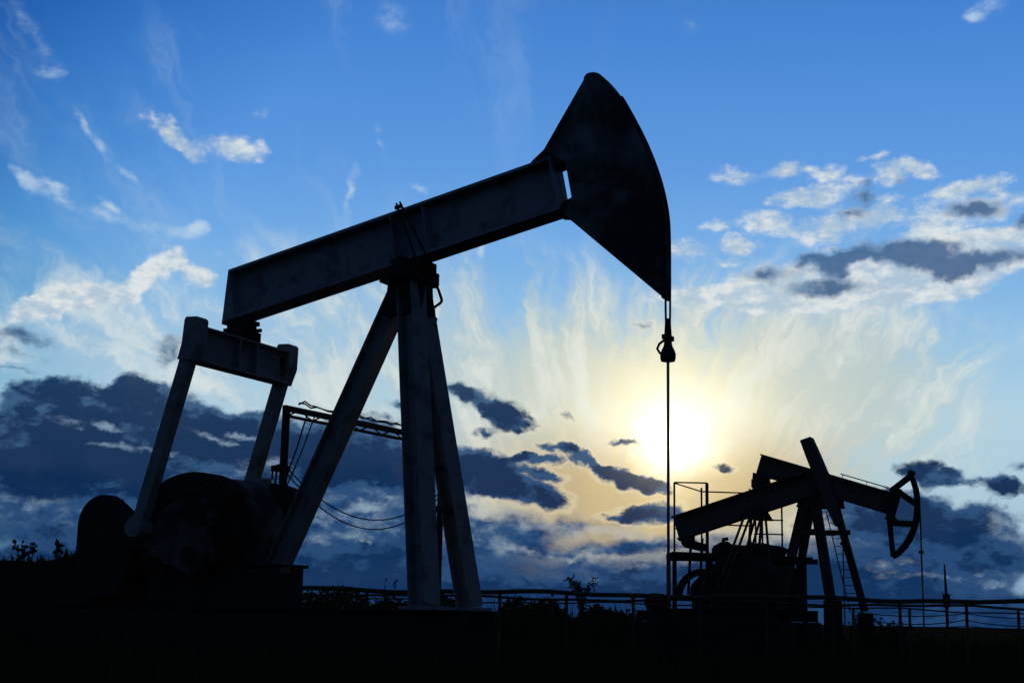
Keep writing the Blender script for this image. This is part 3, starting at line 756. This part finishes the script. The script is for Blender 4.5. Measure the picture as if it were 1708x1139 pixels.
for y in (-0.07, 0.07):
    MB().tube([(2.345, y, 5.40), (2.545, y, 4.82), (2.675, y, 4.32), (2.735, y, 3.9), (2.735, y, 3.4)], 0.016, 6).build('bridle_rope', M_ROPE, p3)
MB().box(2.68, 2.79, -0.11, 0.11, 3.32, 3.40).build('carrier_bar', M_FARD, p3)
MB().tube([(2.735, 0, 3.40), (2.735, 0, 1.0)], 0.022, 8).build('polished_rod', M_ROD, p3)
m = MB().prism([(0.12, 4.06), (0.64, 4.04), (0.46, 4.34), (0.40, 4.42), (0.10, 4.36), (-0.15, 4.26), (-0.20, 4.12)], -0.3, 0.3)
m.build('saddle_bearing', M_FARD, p3)
for bx, by, tx, ty in ((-1.05, -0.62, 0.0, -0.5), (-0.90, -0.55, 0.16, -0.45), (-0.92, 0.66, 0.02, 0.5), (-0.76, 0.66, 0.18, 0.5), (0.55, 0.5, 0.40, 0.28)):
    MB().bar((bx, by, 1.4), (tx, ty, 4.14), 0.06, 0.06).build('leg', M_FAR, p3)
m = MB().box(-2.15, -1.75, -0.17, 0.17, 3.46, 3.62)
m.tube([(-1.92, -0.2, 3.44), (-1.92, 0.2, 3.44)], 0.15, 12)
m.build('tail_bearing', M_FARD, p3)
MB().bar((-1.9, -0.15, 3.38), (-1.9, 1.35, 3.34), 0.2, 0.22, (1, 0, 0)).build('equaliser_bar', M_FARD, p3)
for sy in (0.25, 1.25):
    MB().bar((-1.9, sy, 3.62), (-2.0, sy, 1.9), 0.06, 0.07).build('pitman_arm', M_FARD, p3)
m = MB().prism([(-1.1, 1.42), (0.85, 1.42), (0.85, 2.5), (0.4, 2.94), (-0.8, 2.94), (-1.1, 2.6)], -0.5, 0.5)
m.build('gearbox', M_FARD, p3, 0.04)
m = MB().box(-0.55, -0.30, -0.35, -0.1, 2.94, 3.12)
m.tube([(-0.42, -0.22, 3.12), (-0.42, -0.22, 3.26), (-0.25, -0.22, 3.30)], 0.04, 8)
m.build('breather', M_FARD, p3)
m = MB().box(-0.05, 0.22, -0.42, 0.0, 2.93, 3.04)
m.build('inspection_cover', M_FARD, p3)
MB().tube([(-1.0, -0.52, 2.3), (-1.0, -0.52, 2.85), (-1.12, -0.5, 3.0), (-1.3, -0.5, 3.0)], 0.05, 8).build('oil_pipe', M_FARD, p3)
for sy in (-1, 1):
    MB().loopstrip(arc(-1.234, 1.78, 0.84, 40, 185, 20), arc(-1.234, 1.78, 0.66 if sy < 0 else 0.72, 40, 185, 20), *sorted((sy * 0.56, sy * 0.72))).build('counterweight', M_FARD, p3)
m = MB().tube([(-2.9, -0.5, 1.66), (-2.9, -0.4, 1.66), (-2.9, 0.4, 1.66), (-2.9, 0.5, 1.66)], [0.2, 0.26, 0.26, 0.2], 16)
m.box(-3.1, -2.7, -0.35, 0.35, 1.42, 1.5)
m.build('motor', M_FARD, p3, 0.02)
# ------------------------------------------------------------------ service platform in front of the far units
pl = thing('service_platform', 'raised steel service platform with railings left of the far pumpjacks', 'platform', (4.95, 43.2, 0))
for x, y in ((0.06, 0), (1.06, 0), (0.06, 1.6), (4.0, 0.2), (2.6, 0.1)):
    MB().box(x - 0.06, x + 0.06, y - 0.06, y + 0.06, -0.2, 3.0).build('post', M_FARD, pl)
m = MB().prism([(0, 3.02), (4.2, 2.92), (4.2, 3.06), (0, 3.16)], -0.1, 1.75)
m.build('deck', M_FARD, pl)
for (x, y) in ((0.06, 0), (1.05, 0), (1.10, 1.6), (2.62, 1.6)):
    MB().tube([(x, y, 3.06), (x, y, 5.24)], 0.03 if x != 1.05 else 0.05, 8).build('railing_post', M_FARD, pl)
for pts in ([(0.06, 0, 5.24), (1.05, 0, 5.24)], [(0.06, 0, 5.22), (1.10, 1.6, 5.12), (2.62, 1.6, 5.10)], [(0.06, 0, 3.85), (1.05, 0, 3.84)], [(1.10, 1.6, 4.1), (2.62, 1.6, 4.08)]):
    MB().tube(pts, 0.024, 6).build('rail', M_FARD, pl)
m = MB()
for o in (0.0, 0.34):
    m.tube([(2.9 + o, -0.3, 0), (2.95 + o, 0, 3.1)], 0.025, 6)
for i in range(10):
    m.tube([(2.905 + i * 0.005, -0.28 + i * 0.028, 0.3 + i * 0.29), (3.245 + i * 0.005, -0.28 + i * 0.028, 0.3 + i * 0.29)], 0.016, 6)
m.build('ladder', M_FARD, pl)

pr = thing('guard_railing', 'thin pipe railing between the legs of the far pumpjacks', 'railing', (8.05, 46.6, 0), 0)
for x, z in ((0.0, 4.42), (0.86, 4.85), (0.22, 4.42)):
    MB().tube([(x, 0, 0), (x, 0, z)], 0.03, 8).build('post', M_FARD, pr)
for z in (4.40, 3.94):
    MB().tube([(-0.06, 0, z), (0.9, 0, z)], 0.024, 6).build('rail', M_FARD, pr)
m = MB().prism([(-2.8, 3.06), (1.0, 3.06), (1.0, 3.16), (-2.8, 3.16)], 0.05, 0.9)
m.build('walkway', M_FARD, pr)

# machinery standing on the platform
dr = thing('drum', 'dark round drum lying on the service platform', 'drum', (7.18, 44.2, 3.0), 5)
m = MB().tube([(0.5 - 0.5 * math.cos(math.pi * i / 12), 0, 0.26) for i in range(13)], [max(0.02, 0.25 * math.sin(math.pi * i / 12) ** 0.7) for i in range(13)], 20)
m.build('shell', M_FARD, dr, smooth=True)
for xx in (0.2, 0.66):
    MB().box(xx, xx + 0.12, -0.2, 0.2, 0.0, 0.1).build('cradle', M_FARD, dr)
MB().tube([(0.3, 0, 0.44), (0.3, 0, 0.56)], 0.04, 8).build('filler_cap', M_FARD, dr)
mo = thing('pump_engine', 'lumpy dark engine beside the drum on the service platform', 'engine', (6.42, 44.2, 3.03), 0)
m = MB().box(0, 0.85, -0.3, 0.3, 0, 0.35)
m.prism([(0.0, 0.35), (0.08, 0.48), (0.3, 0.52), (0.45, 0.42), (0.85, 0.40), (0.95, 0.30)], -0.25, 0.25)
m.build('block', M_FARD, mo, 0.03)
m = MB().tube([(0.2, 0, 0.45), (0.22, 0, 0.58), (0.36, 0, 0.60)], 0.06, 10)
m.build('exhaust', M_FARD, mo)
m = MB().tube([(0.02, -0.33, 0.2), (0.02, -0.36, 0.2)], 0.22, 16)
m.build('pulley', M_FARD, mo)

# ------------------------------------------------------------------ terrain
M_SOIL = material('dark_turf', (0.020, 0.022, 0.014), (0.012, 0.012, 0.009), 1.0, 0.6, 0.3)
M_GRASS = material('dark_grass', (0.030, 0.040, 0.018), (0.045, 0.045, 0.022), 0.9, 2.0)
M_LEAF = material('dark_leaf', (0.028, 0.045, 0.018), (0.045, 0.055, 0.025), 0.9, 3.0)
M_STEM = material('dry_stem', (0.045, 0.038, 0.026), (0.03, 0.028, 0.02), 0.9, 6.0)
for mm in (M_SOIL, M_GRASS, M_LEAF, M_STEM):
    mm.node_tree.nodes['Principled BSDF'].inputs['Specular IOR Level'].default_value = 0.0


def height(x, y):
    h = 0.07 * math.sin(x * 0.7 + 1.3) * math.sin(y * 0.53) + 0.04 * math.sin(x * 1.9 - y * 1.3)
    h += 0.12 * math.sin(x * 0.11) * math.sin(y * 0.09 + 2)
    return h * max(0.0, min(1.0, (90 - abs(y - 30)) / 40)) - 0.05


xs = [-3000, -900, -300, -120, -60, -40] + [-30 + i for i in range(61)] + [40, 60, 120, 300, 900, 3000]
ys = [-400, -100, -30, -10] + [i for i in range(-4, 62)] + [70, 85, 110, 150, 250, 500, 1200, 4000]
gv = [(x, y, height(x, y)) for y in ys for x in xs]
nx = len(xs)
gf = [(j * nx + i, j * nx + i + 1, (j + 1) * nx + i + 1, (j + 1) * nx + i) for j in range(len(ys) - 1) for i in range(nx - 1)]
g = MB().add(gv, gf).build('ground', M_SOIL, smooth=True)
g['kind'] = 'structure'

# low earth bank behind the pumping unit, on the left
bx = [-26 + 0.5 * i for i in range(46)]
by = [25.6 + 0.5 * i for i in range(19)]
def bank(x, y):
    t = max(0.0, 1 - ((y - 30.2) / 4.4) ** 2)
    e = max(0.0, min(1.0, (-4.0 - x) / 3.0))
    return -0.2 + 2.22 * min(1.0, t * 1.7) * (e * e * (3 - 2 * e)) + 0.05 * math.sin(x * 3.1 + y) + 0.04 * math.sin(x * 7.3 - y * 2)
bv = [(x, y, bank(x, y)) for y in by for x in bx]
nb = len(bx)
b = MB().add(bv, [(j * nb + i, j * nb + i + 1, (j + 1) * nb + i + 1, (j + 1) * nb + i) for j in range(len(by) - 1) for i in range(nb - 1)]).build('earth_bank', M_SOIL, smooth=True)
b['kind'] = 'structure'


def zground(x, y):
    z = height(x, y)
    if -26 <= x <= -4 and 25.6 <= y <= 34.6:
        z = max(z, bank(x, y))
    return z


# rough grass
rg = random.Random(11)
def grass(name, n, ya, yb, h0, h1, label):
    m = MB()
    for _ in range(n):
        y = ya + (yb - ya) * rg.random() ** 1.3
        x = rg.uniform(-0.46, 0.46) * y
        z = zground(x, y)
        if z > 0.6 and rg.random() < 0.6:
            continue
        for _k in range(3):
            h = rg.uniform(h0, h1) * (0.35 if z > 0.6 else 1.0)
            a = rg.uniform(0, 6.28); w = 0.008 + 0.0006 * y
            dx, dy = math.cos(a) * w, math.sin(a) * w
            lx, ly = rg.gauss(0, 0.22) * h, rg.gauss(0, 0.22) * h
            px, py = x + rg.gauss(0, 0.05), y + rg.gauss(0, 0.05)
            m.add([(px - dx, py - dy, z - 0.03), (px + dx, py + dy, z - 0.03), (px + lx * 0.5 + dx * 0.6, py + ly * 0.5 + dy * 0.6, z + h * 0.6), (px + lx, py + ly, z + h)], [(0, 1, 2), (0, 2, 3)])
    o = m.build(name, M_GRASS)
    tag(o, label, 'grass', kind='stuff')
grass('grass', 16000, 3.0, 62.0, 0.15, 0.6, 'rough dark grass covering the field')


rt = random.Random(77)
m = MB()
for q in range(10500):
    if q < 7500:
        y = rt.uniform(44.5, 50.5); x = rt.uniform(-14.0, 21.0)
        top = 1.8 if x < 5.5 else 1.0
    else:
        y = rt.uniform(14.0, 19.0); x = rt.uniform(-0.40, 0.12) * y
        top = 0.95
    z = zground(x, y); h = top * (0.25 + 0.75 * rt.random() ** 2)
    w_ = 0.02; lx, ly = rt.gauss(0, 0.12) * h, rt.gauss(0, 0.12) * h
    m.add([(x - w_, y, z - 0.05), (x + w_, y, z - 0.05), (x + lx * 0.4 + w_ * 0.6, y + ly * 0.4, z + h * 0.6), (x + lx, y + ly, z + h)], [(0, 1, 2), (0, 2, 3)])
tag(m.build('tall_grass', M_GRASS), 'tall thin dry grass along the pipe rack', 'grass', kind='stuff')

# ------------------------------------------------------------------ weeds and shrubs
def shrub(name, label, cat, loc, h, w, n, leaf, seed, spike=False, group=None):
    r = random.Random(seed)
    t = thing(name, label, cat, (loc[0], loc[1], zground(*loc)), 0, group)
    st, lf = MB(), MB()
    for i in range(n):
        a = r.uniform(0, 6.28)
        rad = w * 0.5 * math.sqrt(r.random())
        tx, ty = math.cos(a) * rad, math.sin(a) * rad
        hh = h * r.uniform(0.55, 1.0) * (1 - 0.35 * (rad / (w * 0.5)) ** 2)
        pts = [(tx * 0.25, ty * 0.25, -0.1), (tx * 0.6 + r.gauss(0, .03), ty * 0.6 + r.gauss(0, .03), hh * 0.5), (tx, ty, hh)]
        st.tube(pts, [0.015, 0.011, 0.005], 5, False)
        for k in range(30 if not spike else 16):
            q = r.uniform(0.25, 1.02)
            c = Vector(pts[0]).lerp(Vector(pts[1]), q * 2) if q < 0.5 else Vector(pts[1]).lerp(Vector(pts[2]), q * 2 - 1)
            d = Vector((r.gauss(0, 1), r.gauss(0, 1), r.gauss(0.3, 0.7))).normalized()
            s = d.cross(Vector((r.gauss(0, 1), r.gauss(0, 1), r.gauss(0, 1)))).normalized()
            L = leaf * r.uniform(0.6, 1.3)
            lf.add([c, c + d * L * 0.5 + s * L * 0.28, c + d * L, c + d * L * 0.5 - s * L * 0.28], [(0, 1, 2, 3)])
    st.build('stem', M_STEM, t)
    lf.build('foliage', M_LEAF, t)
    return t

WG = 'weeds along the earth bank'
shrub('weed', 'tall leafy weed at the far left end of the earth bank', 'weed', (-10.05, 30.0), 0.80, 0.5, 5, 0.13, 1, True, WG)
shrub('weed', 'thin upright weed, second from the left on the earth bank', 'weed', (-9.45, 30.0), 0.75, 0.26, 3, 0.12, 2, True, WG)
shrub('weed', 'short weed stub between taller weeds on the earth bank', 'weed', (-9.05, 30.2), 0.35, 0.3, 3, 0.14, 3, True, WG)
shrub('weed', 'weed on the earth bank just left of the large pumpjack motor guard', 'weed', (-8.55, 30.0), 0.72, 0.3, 3, 0.12, 4, True, WG)
SG = 'shrubs along the field edge'
for i, (px, py, h, w, n, lab) in enumerate([
        (-6.85, 52.0, 2.15, 1.9, 26, 'low round shrub just right of the pedestal behind the large pumpjack rear leg'),
        (-5.35, 50.0, 2.05, 1.0, 16, 'narrow shrub midway between the rear leg and front legs'),
        (-3.7, 46.0, 2.5, 1.1, 20, 'tallest spiky shrub directly behind the near front leg'),
        (-7.9, 54.0, 1.9, 1.4, 18, 'dark shrub half hidden by the pedestal of the large pumpjack'),
        (0.3, 52.0, 1.75, 1.6, 18, 'shrub behind the pipe rack right of the tower'),
        (-1.7, 49.0, 1.9, 1.1, 14, 'shrub seen between the two front legs'),
        (14.2, 58.0, 1.7, 2.0, 22, 'wide low shrub under the open truss head'),
        (16.4, 60.0, 1.45, 1.8, 18, 'low shrub right of the open truss head'),
        (12.3, 47.0, 1.5, 1.3, 16, 'shrub at the feet of the far pumpjacks right leg')]):
    shrub('shrub', lab, 'shrub', (px, py), h, w, n, 0.12, 40 + i, False, SG)

# dense scrub that closes the view behind the pumping units
rs = random.Random(21)
m = MB()
for i in range(26000):
    y = rs.uniform(51.0, 58.0)
    x = rs.uniform(-13.0, 6.2)
    env = 1.55 + 0.28 * math.sin(x * 1.7) + 0.18 * math.sin(x * 4.1 + 1) + (0.25 if x < -2 else 0.0)
    env *= max(0.15, min(1.0, (6.2 - x) / 2.5))
    z = env * rs.random() ** 0.6 + (abs(rs.gauss(0, 0.12)) if rs.random() < 0.1 else 0)
    c = Vector((x, y, zground(x, y) + z))
    d = Vector((rs.gauss(0, 1), rs.gauss(0, 1), rs.gauss(0.4, 0.8))).normalized() * rs.uniform(0.09, 0.18)
    q = d.cross(Vector((rs.gauss(0, 1), rs.gauss(0, 1), rs.gauss(0, 1)))).normalized() * d.length * 0.45
    m.add([c, c + d * 0.5 + q, c + d, c + d * 0.5 - q], [(0, 1, 2, 3)])
tag(m.build('scrub', M_LEAF), 'dense dark scrub along the field edge behind the pumpjacks', 'scrub', kind='stuff')

# small bare tree far off in the middle
r = random.Random(3)
tt = thing('tree', 'tiny faint tree far off beyond the pipe rack in the middle', 'tree', (6.0, 118.0, 0))
tr, cr = MB(), MB()
tr.tube([(0, 0, -0.2), (0.05, 0, 1.8), (0.1, 0, 3.6)], [0.12, 0.09, 0.04], 7)
for i in range(14):
    a = r.uniform(0, 6.28); z = r.uniform(1.4, 3.4); L = r.uniform(0.7, 1.3)
    e = Vector((math.cos(a) * L, math.sin(a) * L, z + L * 0.9))
    tr.tube([(0.06, 0, z), e], [0.035, 0.012], 5)
    for k in range(26):
        c = Vector((0.06, 0, z)).lerp(e, r.uniform(0.3, 1.1)) + Vector((r.gauss(0, .14), r.gauss(0, .14), r.gauss(0, .14)))
        d = Vector((r.gauss(0, 1), r.gauss(0, 1), r.gauss(0, 1))).normalized() * 0.13
        s = d.orthogonal() * 0.6
        cr.add([c, c + d + s, c + d * 2, c + d - s], [(0, 1, 2, 3)])
tr.build('trunk', M_STEM, tt)
cr.build('crown', M_LEAF, tt)

# ------------------------------------------------------------------ flow lines on posts, slack wire fence
pk = thing('pipe_rack', 'long waist high pipe rack running across behind the pumpjacks', 'pipe rack', (0, 40.0, 0))
def wob(x, s):
    return 0.035 * math.sin(x * 0.9 + s) + 0.02 * math.sin(x * 2.3 + s * 2)
for (y, z, rr_, s) in ((0.0, 1.80, 0.062, 0.0), (0.25, 1.66, 0.035, 2.0), (-0.15, 1.54, 0.02, 4.1)):
    MB().tube([(-8.0 + 0.7 * i, y, z + wob(i * 0.7, s) - (0.004 * max(0, i * 0.7 - 20) if s == 0 else 0.007 * max(0, i * 0.7 - 18))) for i in range(38)], rr_, 8).build('pipe', M_RUST, pk, smooth=True)
for i in range(15):
    x = -7.6 + 1.85 * i
    m = MB().tube([(x, 0.1, -0.3), (x, 0.1, 1.72)], 0.045, 8)
    m.box(x - 0.04, x + 0.04, -0.2, 0.35, 1.70, 1.75) if i < 10 else None
    m.build('post', M_RUST, pk)
wf_ = thing('wire_fence', 'slack wire fence under the pipes at the far right', 'fence', (9.2, 38.5, 0))
for x in (0.0, 1.5, 3.02, 4.4, 6.0, 7.4):
    MB().tube([(x, 0, -0.3), (x + 0.02, 0, 1.55)], 0.04, 7).build('post', M_RUST, wf_)
for z, sag in ((1.45, 0.10), (1.28, 0.14), (1.12, 0.06)):
    pts = []
    for x0, x1 in ((0, 3.02), (3.02, 6.0), (6.0, 8.6)):
        for k in range(7):
            u = k / 6
            pts.append((x0 + (x1 - x0) * u, 0, z - sag * 4 * u * (1 - u)))
    MB().tube(pts, 0.014, 5).build('wire', M_DARK, wf_)
ps = thing('marker_post', 'tall thin post standing up through the pipe rack at the far right', 'post', (12.05, 39.6, 0))
MB().tube([(0, 0, -0.3), (0, 0, 1.9), (-0.02, 0, 2.78)], [0.045, 0.045, 0.022], 8).build('pole', M_RUST, ps)
MB().box(-0.09, 0.09, -0.04, 0.04, 1.62, 1.98).build('clamp', M_RUST, ps)

# ------------------------------------------------------------------ overhead pipe gantry behind the tower
ga = thing('cable_gantry', 'rusty overhead cable gantry seen through the legs of the large pumpjack', 'gantry', (-4.77, 30.0, 0.0))
GL, GR = Vector((0.0, 0, 5.40)), Vector((3.08, 5.2, 5.40))
gd = (GR - GL)
MB().box(-0.075, 0.075, -0.075, 0.075, -0.3, 5.42).build('post', M_DARK, ga)
MB().box(GR.x - 0.075, GR.x + 0.075, GR.y - 0.075, GR.y + 0.075, -0.3, 5.42).build('post', M_DARK, ga)
m = MB()
m.bar(GL + Vector((-0.05, 0, 0)), GR, 0.10, 0.12, (0, 1, 0))
m.bar(GL + Vector((0.0, 0.16, -0.15)), GR + Vector((0, 0.16, -0.15)), 0.06, 0.06, (0, 1, 0))
for i in range(14):
    a, b_ = GL + gd * (i / 14), GL + gd * ((i + 1) / 14)
    o = Vector((0, 0.16, -0.15))
    m.bar(a if i % 2 else a + o, b_ + o if i % 2 else b_, 0.03, 0.03)
m.build('truss_beam', M_RUST, ga)
rc = random.Random(8)
for s in range(2):
    pts = [GL + gd * (i / 30) + Vector((0, 0.05 * s, 0.11 + abs(rc.gauss(0, 0.045)))) for i in range(2, 31)]
    MB().tube(pts, 0.018, 6).build('cable', M_ROPE, ga)
for dx, z0, z1, sp in ((0.0, 4.9, 3.2, 0.45), ):
    m = MB().tube([(0.36, 0.6, 5.36), (0.22, 0.3, 4.6), (0.06, 0, 3.9)], 0.02, 6)
    m.tube([(0.50, 0.8, 5.36), (0.30, 0.4, 4.5), (0.07, 0, 3.7)], 0.016, 6)
    m.tube([(0.06, 0, 3.72), (0.06, 0, 3.95)], 0.03, 6)
    m.build('cable', M_ROPE, ga)
for off, dz in ((0.0, 0.0), (0.1, -0.12)):
    pts = []
    P0, P1 = Vector((0.05, off, 4.15 + dz)), Vector((3.0, 5.1, 4.05 + dz))
    for i in range(21):
        u = i / 20
        pts.append(P0.lerp(P1, u) + Vector((0, 0, -0.9 * 4 * u * (1 - u) * (0.95 + off))))
    MB().tube(pts, 0.015, 6).build('cable', M_ROPE, ga)
# drop pipes clamped to the left post
for (xa, xb, zt) in ((-0.22, -0.34, 4.15), (-0.14, -0.22, 4.05)):
    MB().tube([(-0.08, 0, zt + 0.04), (xa, -0.02, zt), (xa * 0.9 - 0.06, -0.02, 3.2), (xb, 0, 2.4), (xb, 0, 0)], 0.022, 6).build('cable', M_ROPE, ga)
MB().box(-0.25, 0.13, -0.1, 0.1, 4.05, 4.16).build('clamp', M_DARK, ga)
